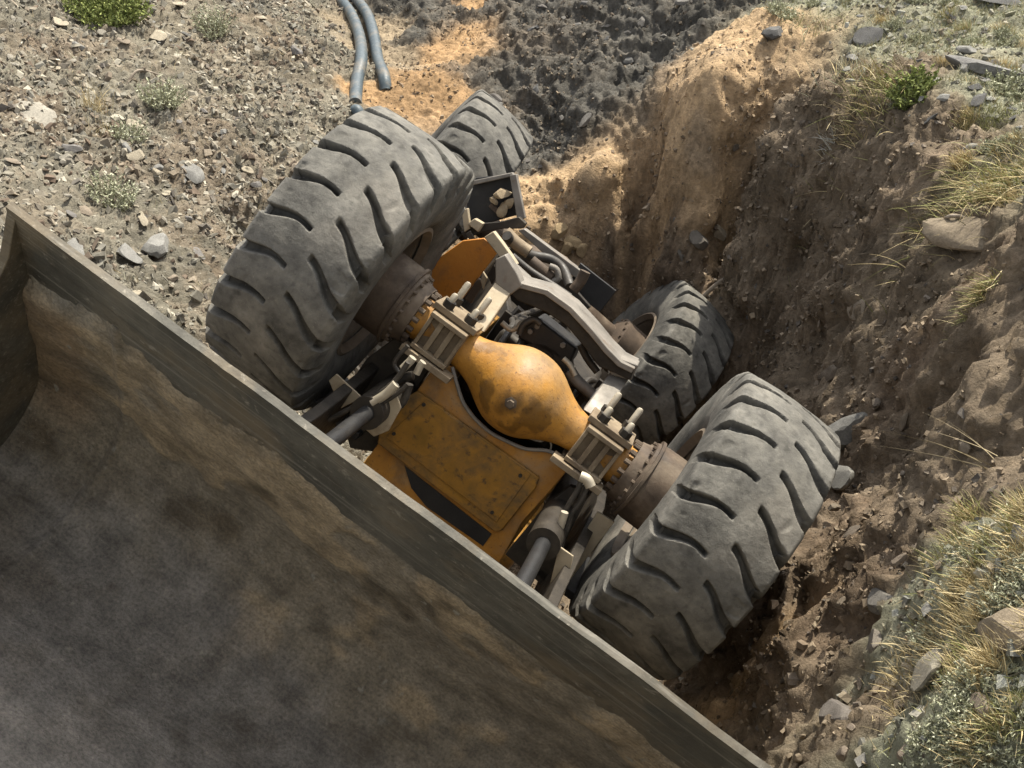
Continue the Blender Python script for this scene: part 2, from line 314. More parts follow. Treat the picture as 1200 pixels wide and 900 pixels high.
def tyre_mesh():
    NP = 1080
    prof = [(-.195, .335), (-.235, .355), (-.262, .42), (-.27, .50), (-.268, .56), (-.262, .60), (-.258, .63), (-.253, .655), (-.246, .672)]
    tread = [(x, .698-.28*abs(x)**2) for x in np.linspace(-.236, .236, 72)]
    sh = [(-.262, .61), (-.259, .62), (-.256, .64), (-.255, .647), (-.25, .664)]
    left = sorted(prof+sh, key=lambda p: p[1]); left = [p for p in left]
    pr = left+tread+[(-a, b) for a, b in left[::-1]]
    pr = np.array(pr); m = len(pr)
    # radial normals of the cross-section
    tn = np.gradient(pr, axis=0); nr = np.stack([-tn[:, 1], tn[:, 0]], 1); nr /= np.linalg.norm(nr, axis=1)[:, None]
    if nr[m//2, 1] < 0: nr = -nr
    ph = np.linspace(0, 2*np.pi, NP, endpoint=False); PH, J = np.meshgrid(ph, np.arange(m), indexing='ij')
    x = pr[J, 0]; r = pr[J, 1]; a = np.abs(x); side = x > 0
    step = 2*np.pi/24
    path = a+np.clip(.672-r, 0, 1)*.9
    shift = np.where(side, .58*np.clip(path-.03, 0, .3)-.007*np.sin(np.clip((path-.04)/.2, 0, 1.2)*6.28), -.015*np.sin(np.clip((path-.03)/.24, 0, 1.2)*5.2)+.10*path)/.69
    q = (PH-shift-np.where(side, step*.55, 0))/step; f = (q-np.round(q))*step*.69; kk = np.round(q)
    jit = np.sin(kk*12.9898+side*4.1)*.006
    hwid = .012+.0125*smooth(a, .07, .24)+jit*.4
    wear = .040+.008*np.sin(kk*7.7+side)
    e = .0055
    dep = wear*(1-smooth(np.abs(f+jit), hwid-e, hwid+e))*smooth(a, .028+jit, .04+jit)*smooth(r, .575, .62)
    P = np.stack([x, np.cos(PH)*r, np.sin(PH)*r], -1)
    n3 = np.stack([nr[J, 0], np.cos(PH)*nr[J, 1], np.sin(PH)*nr[J, 1]], -1)
    dn = fbm(P, 3, 3, 80)*.003+noise(P, 26, 83)*.0012
    chip = smooth(noise(P, 13, 85), .42, .6)*.006*smooth(a, .1, .2)*smooth(r, .64, .67)
    P = P+n3*(dn-dep-chip)[..., None]
    ij = np.arange(NP*m).reshape(NP, m); nx_ = np.roll(ij, -1, 0)
    Fq = np.stack([ij[:, :-1], nx_[:, :-1], nx_[:, 1:], ij[:, 1:]], -1).reshape(-1, 4)
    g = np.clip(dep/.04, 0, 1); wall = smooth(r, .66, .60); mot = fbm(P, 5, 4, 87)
    tc = (1-.6*g)*(1-.22*wall)*(.86+.30*mot)*(1-.25*smooth(noise(P, 30, 88), .3, .6))  # groove shade deepened in the colour, over dark unworn rubber
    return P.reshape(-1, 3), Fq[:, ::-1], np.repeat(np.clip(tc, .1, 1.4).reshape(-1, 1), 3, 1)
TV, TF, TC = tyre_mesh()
def make_wheel(x, outer, mat=None):
    """outer: +1 when the outside of the wheel is on +x"""
    mb = MB(); s = outer
    mb.lathe([(-.205*s, .325), (-.245*s, .345), (-.24*s, .362), (-.21*s, .356), (-.185*s, .325), (-.06*s, .30), (.05*s, .295), (.06*s, .29), (.065*s, .12), (.08*s, .12),
              (.08*s, .30), (.19*s, .325), (.2*s, .354), (.212*s, .352), (.205*s, .335), (.12*s, .31), (.085*s, .30)][::1], n=72, cap=False)
    w = mb.build('wheel', M['rim'], L_)
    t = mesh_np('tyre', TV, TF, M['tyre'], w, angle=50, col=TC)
    h = MB().lathe([(.02*s, .0), (.02*s, .16), (.12*s, .155), (.17*s, .12), (.18*s, .0)], n=40); bolts(h, (.06*s, 0, 0), (-s, 0, 0), .24, 14, .017, .03)
    h.build('hub', M['drum'], w)
    return w
w0 = make_wheel(0, 1); w0.location = (1.012, 0, 0); w0.rotation_euler = (.1, 0, 0)
w1 = make_wheel(0, -1); w1.location = (-1.012, 0, 0); w1.rotation_euler = (-.06, 0, 0)
def rotm(ax, a): return Matrix.Rotation(a, 4, ax)
RT = Matrix.Translation((0, 1.4875, 0))@rotm('Z', .248)@rotm('Y', .1519)@rotm('X', -.0462)
def rp(q): return np.array(RT@Vector(q))
def cp_wheel(src, mat):
    c = src.copy(); COL.objects.link(c); c.matrix_local = mat
    for ch in src.children: d = ch.copy(); COL.objects.link(d); d.parent = c
    return c
w2 = cp_wheel(w0, RT@Matrix.Translation((1.012, 1.632, 0))@rotm('X', .5))
w3 = cp_wheel(w1, RT@Matrix.Translation((-1.012, 1.632, 0))@rotm('X', .33))

# front axle
hp = [(.0, .206), (.05, .203), (.1, .188), (.15, .159), (.2, .127), (.25, .104), (.3, .093), (.35, .088), (.42, .087), (.5, .095), (.56, .105), (.62, .105)]
hx = [-t for t, r in hp[:0:-1]]+[t for t, r in hp]; hr = [r for t, r in hp[:0:-1]]+[r for t, r in hp]
xs_ = np.linspace(-.62, .62, 220); rs_ = np.interp(xs_, hx, hr); rs_ = np.convolve(np.pad(rs_, 7, 'edge'), np.ones(15)/15, 'valid')
ax = MB().lathe(list(zip(xs_, rs_)), n=160)
ax.v = [(x, y*(1+.16*math.exp(-(x/.17)**2)) if y < 0 else y, z) for x, y, z in ax.v]
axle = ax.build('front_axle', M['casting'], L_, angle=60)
av = np.array(ax.v); q = np.linalg.norm((av-[.0, -.22, -.005])*[1, .8, 1], axis=1)
stn = smooth(q+.05*fbm(av, 14, 4, 150), .10, .02)*.8+smooth(fbm(av, 7, 5, 151)-2.2*np.abs(q-.12), .0, .3)*.6
gry = smooth(av[:, 2]+.08*fbm(av, 8, 4, 152), .05, .2)*smooth(np.abs(av[:, 0]), .34, .12)*.6  # grey sheen of the upper side painted in, with dust
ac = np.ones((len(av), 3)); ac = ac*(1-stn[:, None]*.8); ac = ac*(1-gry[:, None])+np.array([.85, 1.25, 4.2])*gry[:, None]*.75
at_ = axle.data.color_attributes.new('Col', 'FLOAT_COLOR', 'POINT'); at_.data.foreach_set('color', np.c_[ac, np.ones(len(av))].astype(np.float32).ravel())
pg = MB().lathe([(0, .03), (.012, .03), (.014, .018), (.032, .018)], (0.0, -.225, -.005), (0, -1, 0), 6)
pg.build('drain_plug', M['drum'], axle)
for s in (-1, 1):
    # planetary drum with a bolted flange
    d = MB().lathe([(.585*s, .0), (.585*s, .145), (.612*s, .15), (.64*s, .16), (.645*s, .182), (.70*s, .192), (.95*s, .195), (.96*s, .17), (.95*s, 0)], n=56)
    bolts(d, (.585*s, 0, 0), (-s, 0, 0), .128, 16, .0135, .03); bolts(d, (.645*s, 0, 0), (-s, 0, 0), .171, 20, .0095, .016)
    d.lathe([(.66*s, .203), (.675*s, .203)], n=56)
    d.build('brake_drum', M['drum'], axle, angle=40)
    # clamp block: box frame with ribs, bottom bar and four capped studs
    cx = .43*s; cb = MB()
    cb.box((cx, -.045, 0), (.19, .09, .2)); cb.box((cx, -.115, .085), (.19, .06, .022)); cb.box((cx, -.115, -.085), (.19, .06, .022))
    for t in (-.085, -.03, .03, .085): cb.box((cx+t, -.108, 0), (.018 if abs(t) > .05 else .026, .045, .15))
    cb.box((cx-.01*s, -.12, -.118), (.27, .09, .03)); cb.box((cx, -.0, .118), (.23, .2, .03)); cb.box((cx-.0, .05, -.115), (.22, .2, .025))
    cbo = cb.build('clamp_block', M['clamp'], axle, bevel=.003)
    for (u, v) in ((-.06, -.07), (.06, -.07), (-.06, .07), (.06, .07)):
        sb = MB().lathe([(0, .03), (.035, .03)], (cx+u, v, .133), (0, 0, 1), 6)
        sb.build('stud_nut', M['dark'], axle, bevel=.002)
        hh = .075 if v > 0 else .03
        MB().lathe([(0, .016), (hh, .016), (hh+.01, .011), (hh+.013, .0)], (cx+u, v, .165), (.0, .15, 1), 14).build('stud', M['brass'], axle)

# front frame: face plate with the cut-out round the ball, side plates, bevelled lower cover
def polyY(pts, y): return [MP(a, b, y=y) for a, b in pts]
yp = -.06
arc = [(513,424),(530,430),(536,452),(543,472),(556,490),(575,507),(596,518),(616,526),(640,528),(655,534),(670,545)]
face = arc+[(645,575),(612,612),(585,660),(425,545),(450,510),(480,470)]
frame = MB().prism(polyY(face, yp), (0, .03, 0)).build('front_frame', M['yellow'], L_, bevel=.004)
lip = [MP(a, b, y=yp-.012) for a, b in arc[1:-1]]
MB().tube(lip, .009, 8, 4).build('cutout_rim', M['steel'], frame)
cvp = [(489,458),(632,560),(628,572),(588,622),(580,624),(442,520),(444,508),(478,464)]
MB().prism(polyY(cvp, yp-.022), (0, .02, 0)).build('cover_plate', M['dirtyyellow'], frame, bevel=.006)
inn = [(500,468),(622,556),(582,612),(452,512)]
MB().prism(polyY(inn, yp-.028), (0, .004, 0)).build('cover_panel', M['dirtyyellow'], frame, bevel=.002)
for (a, b) in ((497,474),(610,557),(577,600),(462,508)): MB().lathe([(0, .009), (.012, .009)], MP(a, b, y=yp-.026), (0, -1, 0), 6).build('cover_bolt', M['dark'], frame)
for x0, xx in ((-.355, -.03), (.355, .03)):
    MB().prism([(x0, -.025, -.10), (x0, .95, .0), (x0, .95, -.9), (x0, -.025, -.9)], (xx, 0, 0)).build('frame_side_plate', M['dirtyyellow'], frame, bevel=.004)
MB().box((0, .5, -.62), (.72, .9, .03)).box((0, .95, -.4), (.7, .04, .9)).build('frame_floor', M['dark'], frame)
# shade of the recess low in the face, put in as a black sheet
MB().prism(polyY([(474,546),(576,626),(566,640),(500,594),(482,572)], yp-.006), (0, .01, 0)).build('recess_shade', M['black'], frame)

# lift arms, cylinders and hoses either side of the frame
for s in (-1, 1):
    a = MB(); x = .60*s
    a.prism([(x, .75, -.35), (x, .2, -.28), (x, -.6, -.42), (x, -.9, -.44), (x, -.9, -.62), (x, -.5, -.75), (x, .75, -.75)], (.05*s, 0, 0))
    arm = a.build('lift_arm', M['dark'], L_, bevel=.005)
    MB().tube([(.47*s, .5, -.30), (.47*s, -.45, -.36)], .075, 24).build('lift_cylinder', M['dark'], L_)
    MB().tube([(.47*s, -.45, -.36), (.47*s, -.95, -.40)], .035, 16).build('cylinder_rod', M['black'], L_)
MB().prism(polyY([(385,446),(394,438),(424,466),(399,479)], -.30), (0, .012, 0)).build('arm_bracket', M['cream'], L_, bevel=.003)
MB().prism(polyY([(425,470),(462,456),(470,478),(455,505),(438,512),(424,500)], -.36), (0, .012, 0)).build('arm_bracket', M['cream'], L_, bevel=.003)
MB().prism(polyY([(655,640),(672,652),(661,698),(644,686)], -.42), (0, .012, 0)).build('arm_bracket', M['cream'], L_, bevel=.003)
def hose(pts, y, r, mat='hose', name='hose', n=12):
    P = [MP(a, b, y=(y[i] if hasattr(y, '__len__') else y)) for i, (a, b) in enumerate(pts)]
    return MB().tube(P, r, n, 6).build(name, M[mat], L_, angle=60)
hose([(385,492),(420,474),(452,456),(468,440),(478,425)], -.42, .012)
hose([(395,498),(430,482),(462,464),(478,450)], -.41, .010)
hose([(436,472),(452,462),(464,450)], -.44, .02, 'brass', 'hose_sleeve')
hose([(472,432),(480,424),(484,419)], -.38, .018, 'brass', 'hose_fitting')
hose([(488,438),(493,428),(496,424)], -.36, .016, 'brass', 'hose_fitting')
hose([(455,455),(476,442),(484,440)], -.36, .02, 'dark', 'valve')
hose([(470,440),(462,425),(478,405)], -.3, .01)
hose([(425,502),(448,480),(470,474),(480,450)], -.33, .018)
hose([(682,560),(676,576),(665,594),(655,620),(648,650)], -.30, .012)
hose([(692,562),(682,585),(668,606),(660,632),(654,668)], -.30, .010)
hose([(662,600),(655,622),(648,640)], -.34, .018, 'brass', 'hose_sleeve')
hose([(650,622),(643,636),(645,652)], -.34, .014, 'brass', 'hose_fitting')
hose([(680,558),(688,562),(692,570)], -.30, .024, 'brass', 'hose_fitting')
hose([(684,568),(680,586),(674,594)], -.28, .02, 'dark', 'valve')
hose([(610,509),(622,514),(634,517),(640,513)], .02, .006, 'brass', 'wire', 8)
hose([(644,514),(646,524),(642,530)], .0, .005, 'brass', 'wire', 8)
# inner arm plates (brown, near the right wheel) and floor of the fender space
MB().prism([MP(a, b, y=-.1) for a, b in ((592,650),(640,592),(668,570),(690,580),(660,640),(640,690))], (0, .05, 0)).build('arm_web', M['dark'], L_, bevel=.004)
MB().prism([MP(a, b, y=.0) for a, b in ((395,470),(430,420),(470,390),(505,430),(440,530),(410,525))], (0, .05, 0)).build('arm_web', M['dark'], L_, bevel=.004)
MB().prism([MP(a, b, y=-.05) for a, b in ((700,600),(720,612),(668,680),(655,672))], (0, .02, 0)).build('fender_strip', M['cream'], L_, bevel=.003)
for x in (.74, -.74): MB().box((x, .15, -.62), (.5, .5, .04)).build('fender', M['black'], L_, bevel=.004)

# yoke behind the axle: two struts and a thick bent crossbeam
yk = MB()
def strut(pts, y0, y1):
    V = [MP(a, b, y=y) for (a, b), y in zip(pts, (y0, y0, y1, y1))]
    return V
st1 = strut([(546,378),(567,390),(598,344),(580,331)], .02, .22)
MB().prism(st1, (0, .06, .0)).build('guard_strut', M['cream'], L_, bevel=.006)
st2 = strut([(683,480),(706,494),(738,442),(717,434)], .02, .30)
MB().prism(st2, (0, .06, 0)).build('guard_strut', M['steel'], L_, bevel=.006)
top = [(582,306),(597,318),(612,332),(642,340),(670,360),(694,386),(712,408),(728,424)]
bot = [(580,330),(596,342),(606,352),(640,366),(664,382),(684,406),(702,430),(722,438),(738,446)]
body = [MP(a, b, y=.24) for a, b in top+[(744,432)]+bot[::-1]]
MB().prism(body, (0, .24, 0)).build('guard_crossbeam', M['web'], L_, bevel=.006)
tf = [MP(a, b, y=.225) for a, b in top+[(744,432)]]; cap = tf+[q-np.array([0, 0, .028]) for q in tf[::-1]]
MB().prism(cap, (0, .27, 0)).build('crossbeam_flange', M['steel'], L_, bevel=.004)
MB().prism([MP(a, b, y=.22) for a, b in ((580,304),(592,298),(606,320),(612,335),(598,346),(580,332))], (0, .1, 0)).build('beam_lug', M['steel'], L_, bevel=.006)
MB().prism([MP(a, b, y=.27) for a, b in ((712,430),(722,418),(748,428),(740,446),(716,440))], (0, .12, 0)).build('beam_lug', M['steel'], L_, bevel=.006)

# machinery under and behind the yoke
MB().prism([MP(a, b, y=.42) for a, b in ((612,384),(630,372),(676,408),(668,428),(640,414),(606,396))], (0, .3, -.02)).build('gearbox_cover', M['black'], L_, bevel=.012)
for a, b in ((630,382),(660,404),(622,388)): MB().lathe([(0, .014), (.02, .014)], MP(a, b, y=.41), (0, -1, 0), 6).build('gearbox_bolt', M['steel'], L_)
hose([(588,378),(598,386),(606,384),(612,378),(622,374)], .36, .014, 'brass', 'pipe_elbow')
hose([(608,392),(614,380),(626,374),(634,380)], .33, .016)
hose([(680,404),(688,420),(700,436)], .34, .018, 'dark', 'drive_rod')
hose([(668,434),(676,446),(694,462)], .34, .03, 'steel', 'valve_body')
hose([(660,420),(668,428),(674,440)], .3, .014, 'brass', 'hose_fitting')
hose([(664,448),(676,452),(690,470)], .36, .016, 'dark')
MB().tube([(0, .2, 0), (.02, 1.4, -.02)], .06, 20).build('drive_shaft', M['dark'], L_)
MB().box((0, .75, -.12), (.55, .6, .4)).build('transmission', M['dark'], L_, bevel=.03)
cb = MB(); cb.lathe([(0, .17), (.05, .18), (.3, .16), (.34, .1)], (0, .42, -.02), (0, 1, 0), 28); bolts(cb, (0, .42, -.02), (0, -1, 0), .14, 12, .012, .015); cb.build('transmission_bell', M['dark'], L_)
for x in (-.22, -.14, .2, .27):
    MB().tube([(x, .2, -.05), (x*1.1, .5, .1), (x*1.3, .9, .05), (x, 1.3, .1)], .016, 10).build('hose', M['hose'], L_)

# hinge and rear frame (dark mass reaching the rear axle)
rf = MB(); rf.box((.0, .0, 0), (.1, .1, .1)); rf.v = []; rf.f = []
def rbox(mb, c, s):
    b = MB().box(c, s); return mb.add([rp(v) for v in b.v], b.f)
rbox(rf, (-.34, 1.1, -.32), (.05, 2.3, .42)); rbox(rf, (.34, 1.1, -.32), (.05, 2.3, .42)); rbox(rf, (0, .05, -.3), (.68, .08, .5)); rbox(rf, (0, 2.2, -.5), (.9, .1, .6))
rear = rf.build('rear_frame', M['dark'], L_, bevel=.006)
eg = MB(); rbox(eg, (0, .9, -.55), (.55, 1.1, .6)); rbox(eg, (0, 2.3, -.8), (1.2, 1.3, .7)); eg.build('engine', M['dark'], rear, bevel=.02)
ra = MB().lathe([(-.8, .1), (-.3, .09), (-.15, .2), (0, .23), (.15, .2), (.3, .09), (.8, .1)], n=32); ra.v = [tuple(rp(np.array(v)+[0, 1.632, 0])) for v in ra.v]
ra.build('rear_axle', M['drum'], L_, angle=60)
for s in (-1, 1):
    d = MB().lathe([(.62*s, .12), (.66*s, .2), (.93*s, .2), (.94*s, 0)], n=40); bolts(d, (.66*s, 0, 0), (-s, 0, 0), .18, 16, .012, .02)
    d.v = [tuple(rp(np.array(v)+[0, 1.632, 0])) for v in d.v]; d.build('rear_hub', M['drum'], L_)
cab = MB(); cab.box((0, 1.3, -1.4), (1.0, 1.1, .8)); cab.build('cab', M['dirtyyellow'], L_, bevel=.05)

# orange panel, mudguard box with steps, rail and sheet behind the left front wheel
def plate(name, pts, y, t, mat, bevel=.004, parent=L_): return MB().prism([MP(a, b, y=y) for a, b in pts], (0, t, 0)).build(name, M[mat], parent, bevel=bevel)
plate('side_panel', [(505,310),(520,298),(542,282),(567,279),(585,293),(563,322),(545,346),(527,366),(500,345)], .62, .03, 'orange')
plate('panel_rib', [(560,326),(567,330),(552,356),(544,350)], .60, .03, 'drum')
plate('panel_rib', [(566,318),(571,326),(566,340),(563,330)], .58, .02, 'cream')
plate('panel_flange', [(571,322),(585,298),(592,304),(576,334)], .56, .05, 'dark')
plate('mudguard', [(546,222),(558,208),(602,204),(606,252),(570,262),(548,258)], 1.25, .03, 'black')
plate('mudguard_lip', [(552,212),(600,202),(603,206),(554,217)], 1.2, .05, 'steel')
plate('mudguard_post', [(597,205),(605,204),(615,256),(606,258)], 1.15, .05, 'steel')
plate('mudguard_arm', [(560,262),(585,260),(608,254),(616,262),(612,268),(590,268),(565,272),(545,280),(540,272)], 1.1, .06, 'dark')
plate('mudguard_tab', [(541,246),(548,244),(551,268),(544,272)], 1.08, .04, 'cream')
plate('mudguard_tab', [(546,274),(551,270),(562,290),(558,296)], 1.05, .02, 'dark')
plate('step_tread', [(572,242),(576,238),(592,252),(588,257)], 1.2, .08, 'drum')
plate('step_tread', [(548,262),(556,256),(566,262),(560,272)], 1.05, .06, 'cream')
plate('bent_bracket', [(567,278),(578,271),(588,284),(598,298),(606,310),(596,318),(586,302)], .5, .06, 'cream')
plate('rail', [(607,270),(614,268),(684,320),(680,330),(640,300)], 1.45, .08, 'steel')
plate('sheet', [(680,308),(722,341),(703,366),(664,336)], 1.5, .03, 'black')
hose([(594,276),(606,290),(622,299),(645,304),(660,316),(668,336)], [1.0,1.1,1.15,1.2,1.2,1.1], .028)
hose([(592,272),(604,284),(620,296)], 1.05, .036, 'clamp', 'air_pipe')
hose([(622,306),(634,316),(646,326)], 1.0, .035, 'drum', 'exhaust_pipe')
hose([(644,312),(652,316),(654,326),(648,330)], .98, .018, 'steel', 'clamp')
hose([(672,340),(680,330),(686,318)], 1.0, .03, 'drum', 'exhaust_stub')
hose([(600,300),(622,318),(650,336),(668,348)], .9, .02)
plate('engine_guard', [(590,290),(610,292),(670,335),(692,360),(676,372),(610,322)], 1.3, .05, 'dark')

# ------------------------------------------------------------------ bucket (child of the loader)
E0 = np.array([-1.863, .05])
def bprof():
    pts = [E0]; d = math.atan2(-.70, .71); p = E0.copy(); s = [0]
    ds = .012; tot = 0
    while tot < 2.9:
        if tot > .95: d -= ds*(2.2 if tot < 1.95 else .2)
        p = p+np.array([math.cos(d), math.sin(d)])*ds; tot += ds; pts.append(p.copy()); s.append(tot)
    return np.array(pts), np.array(s)
BP, BS = bprof()
k0 = np.searchsorted(BS, .26)
tn = np.gradient(BP, axis=0); tn /= np.linalg.norm(tn, axis=1)[:, None]
BN = np.stack([tn[:, 1], -tn[:, 0]], 1)      # towards the opening
NXB = 700; bx = np.linspace(-1.49, 1.49, NXB)
prof = BP[k0:]; pn = BN[k0:]; ps = BS[k0:]
Xg, Sg = np.meshgrid(bx, ps); 
P2 = np.stack([Xg, Sg*.85], -1)
blotch = fbm(P2, 1.6, 5, 90); fine = fbm(P2, 9, 4, 95)
cake = smooth(fbm(P2*[1, 1.6], 1.9, 4, 97)+.5*smooth(Sg, 1.1, .5)-.1, 0, .35)*(1-smooth(Sg, 1.5, 1.9)*.55)
_en = .14*noise(P2, 1.7, 98)+.04*noise(P2, 7, 99)+.02*noise(P2, 30, 100); edge_in = smooth(Sg, .30+_en, .46+_en)
corner = smooth(Xg, -1.15, -1.47)
relief = edge_in*(.019+cake*.006+np.clip(fbm(P2, 5, 5, 101), -.5, 1)*.005+fbm(P2, 18, 4, 103)*.003)+corner*.04*edge_in+.01*smooth(np.abs(Xg+1.12), .03, 0)
Pb = np.stack([Xg, prof[:, 0][:, None]+pn[:, 0][:, None]*relief, prof[:, 1][:, None]+pn[:, 1][:, None]*relief], -1)
steel = np.array([.14, .135, .12]); brown = np.array([.27, .215, .145]); dk = np.array([.085, .066, .043]); blue = np.array([.175, .163, .150])
cc = np.zeros(Pb.shape)+steel
cc = cc+(brown-cc)*(edge_in*np.clip(cake*.7+.45, 0, 1))[..., None]
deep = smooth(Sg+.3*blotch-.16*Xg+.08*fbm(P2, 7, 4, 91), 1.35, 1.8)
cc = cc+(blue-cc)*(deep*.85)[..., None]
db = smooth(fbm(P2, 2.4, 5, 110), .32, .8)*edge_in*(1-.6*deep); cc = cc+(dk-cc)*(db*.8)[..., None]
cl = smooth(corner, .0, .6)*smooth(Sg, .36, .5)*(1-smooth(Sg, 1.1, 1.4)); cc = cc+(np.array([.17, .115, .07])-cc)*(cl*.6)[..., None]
seam = np.exp(-((Sg-2.06)/.007)**2)+.7*np.exp(-((Sg-2.09)/.005)**2)
cc = cc*(1+.35*seam[..., None]); Pb[..., 1] += seam*-.003
cc = cc*(1+.3*fine[..., None]+.15*fbm(P2*[1, 6], 4, 4, 113)[..., None])
chips = smooth(noise(P2, 24, 114), .56, .62)[..., None]*smooth(noise(P2, 3, 115), .05, .4)[..., None]; cc = cc*(1-chips)+np.array([.24, .225, .19])*chips
n0, n1 = Sg.shape; ib = np.arange(n0*n1).reshape(n0, n1)
FB = np.stack([ib[:-1, :-1], ib[1:, :-1], ib[1:, 1:], ib[:-1, 1:]], -1).reshape(-1, 4)
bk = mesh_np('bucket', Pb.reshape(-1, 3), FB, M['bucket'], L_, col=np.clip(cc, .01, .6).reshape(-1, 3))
so_ = bk.modifiers.new('shell', 'SOLIDIFY'); so_.thickness = .03; so_.offset = -1
# worn cutting edge: plate along the lip, a little wavy and chipped
nb = 400; xs = np.linspace(-1.52, 1.52, nb); wv = noise(np.c_[xs, xs*0], 2.3, 120)*.013+noise(np.c_[xs, xs*0], 14, 121)*.003-smooth(noise(np.c_[xs, xs*0], 5, 122), .35, .5)*.012
t0 = tn[0]; nn = BN[0]; V = []
for s_, th in ((0, 0), (0, 1), (.10, 1), (.42, 1), (.42, 0), (.10, 0)):
    base = E0+t0*s_; ofs = (.014+(.003 if s_ > .1 else 0)) if th else -.012
    y = base[0]+nn[0]*ofs+(-t0[0]*wv if s_ < .03 else t0[0]*wv*0); z = base[1]+nn[1]*ofs+(-t0[1]*wv if s_ < .03 else 0*wv)
    if s_ == .42: y = y+t0[0]*noise(np.c_[xs, xs*0], 3, 125)*.03; z = z+t0[1]*noise(np.c_[xs, xs*0], 3, 125)*.03
    V.append(np.c_[xs, y, z])
V = np.array(V); iv = np.arange(6*nb).reshape(6, nb); FE = []
for a in range(6):
    b = (a+1) % 6; FE.append(np.stack([iv[a, :-1], iv[a, 1:], iv[b, 1:], iv[b, :-1]], -1))
ce = mesh_np('cutting_edge', V.reshape(-1, 3), np.concatenate(FE), M['blade'], bk, angle=30)
for s in (-1, 1):
    out = BP[:: 8]; fe = [np.array(q) for q in ((-2.2, -1.25), (-1.98, -1.0), (-1.82, -.7), (-1.74, -.36), (-1.77, -.14))]
    pl = [(1.49*s, *(BP[0]-tn[0]*.0-nn*.0))]+[(1.49*s, *(q-n_*.03)) for q, n_ in zip(BP[8::8], BN[8::8])]+[(1.49*s, *q) for q in fe]
    MB().prism(pl, (.035*s, 0, 0)).build('side_plate', M['blade'], bk, bevel=.003)

# ------------------------------------------------------------------ pipes in the ditch
for name, pts, lab in (('drain_pipe', [(372,-40),(392,-4),(410,18),(421,45),(424,75),(419,100),(416,118)], 'blue grey plastic pipe nearest the left slope, curving down the ditch'),
                  ('drain_pipe', [(392,-40),(414,-2),(430,20),(438,45),(443,75),(450,94),(452,104)], 'blue grey plastic pipe on the ditch floor side of its twin')):
    P = [on_ground(a, b)+[0, 0, .04] for a, b in pts]
    P[-1] = P[-1]-[0, 0, .07]
    o = MB().tube(P, .056, 16, 8).build(name, M['pipe'], None, angle=60); tag(o, lab, 'pipe', 'pipes lying in the ditch')
P = [on_ground(a, b) for a, b in ((416,134),(420,142),(424,150))]
o = MB().tube([P[0]+[0, 0, .02], P[1]+[0, 0, .07], P[2]+[0, 0, .02]], .05, 14, 5).build('drain_pipe', M['pipe'], None, angle=60)
tag(o, 'short grey pipe stub poking out of tan soil above the left front tyre', 'pipe', 'pipes lying in the ditch')

# ------------------------------------------------------------------ stones
def ico(n=2):
    import bmesh
    bm = bmesh.new(); bmesh.ops.create_icosphere(bm, subdivisions=n, radius=1); bm.verts.ensure_lookup_table()
    V = np.array([v.co[:] for v in bm.verts]); Fs = np.array([[v.index for v in f.verts] for f in bm.faces]); bm.free(); return V, Fs
IV, IF = ico(3)
def rock_shape(seed, flat=.5, cuts=9):
    r = np.random.default_rng(seed); V = IV.copy()
    for _ in range(cuts):
        n = r.normal(size=3); n /= np.linalg.norm(n); d = r.uniform(.45, .85); t = V@n; V = V-np.outer(np.maximum(t-d, 0), n)
    V = V*[1, r.uniform(.6, .95), flat]; V = V*(1+.05*fbm(V, 2.2, 3, seed)+.035*fbm(V, 6, 3, seed+9))[:, None]
    return V
ROCKS = [rock_shape(200+i, [.28, .4, .55, .3, .65, .35, .45, .5][i]) for i in range(8)]
RME = {}
def rock_mesh(i, col, key):
    if (i, key) not in RME:
        V = ROCKS[i]; me_o = mesh_np('stone', V, IF, M['stone'], col=np.tile(np.array(col), (len(V), 1))*(1+.25*fbm(V, 2, 3, i+5))[:, None], angle=22)
        RME[(i, key)] = me_o.data; bpy.data.objects.remove(me_o)
    return RME[(i, key)]
def rock(pos, size, i, col, key, name='stone', sink=.25, rot=None, stretch=None, tilt=.25):
    o = bpy.data.objects.new(name, rock_mesh(i, col, key)); COL.objects.link(o)
    n = gn(pos[0], pos[1]); n = Vector(n)
    q = n.to_track_quat('Z', 'Y').to_matrix()@Matrix.Rotation(rot if rot is not None else random.uniform(0, 6.28), 3, 'Z')@Matrix.Rotation(random.uniform(-tilt, tilt), 3, 'X')
    sx = stretch or (1, 1, 1); S = Matrix.Diagonal((size*sx[0], size*sx[1], size*sx[2]))
    o.matrix_world = Matrix.Translation(Vector(pos)+n*size*.25*(1-sink*2))@(q@S).to_4x4(); return o
GREY, BUFF, DARK, TAN = (.21, .205, .19), (.33, .29, .22), (.10, .098, .095), (.24, .19, .135)
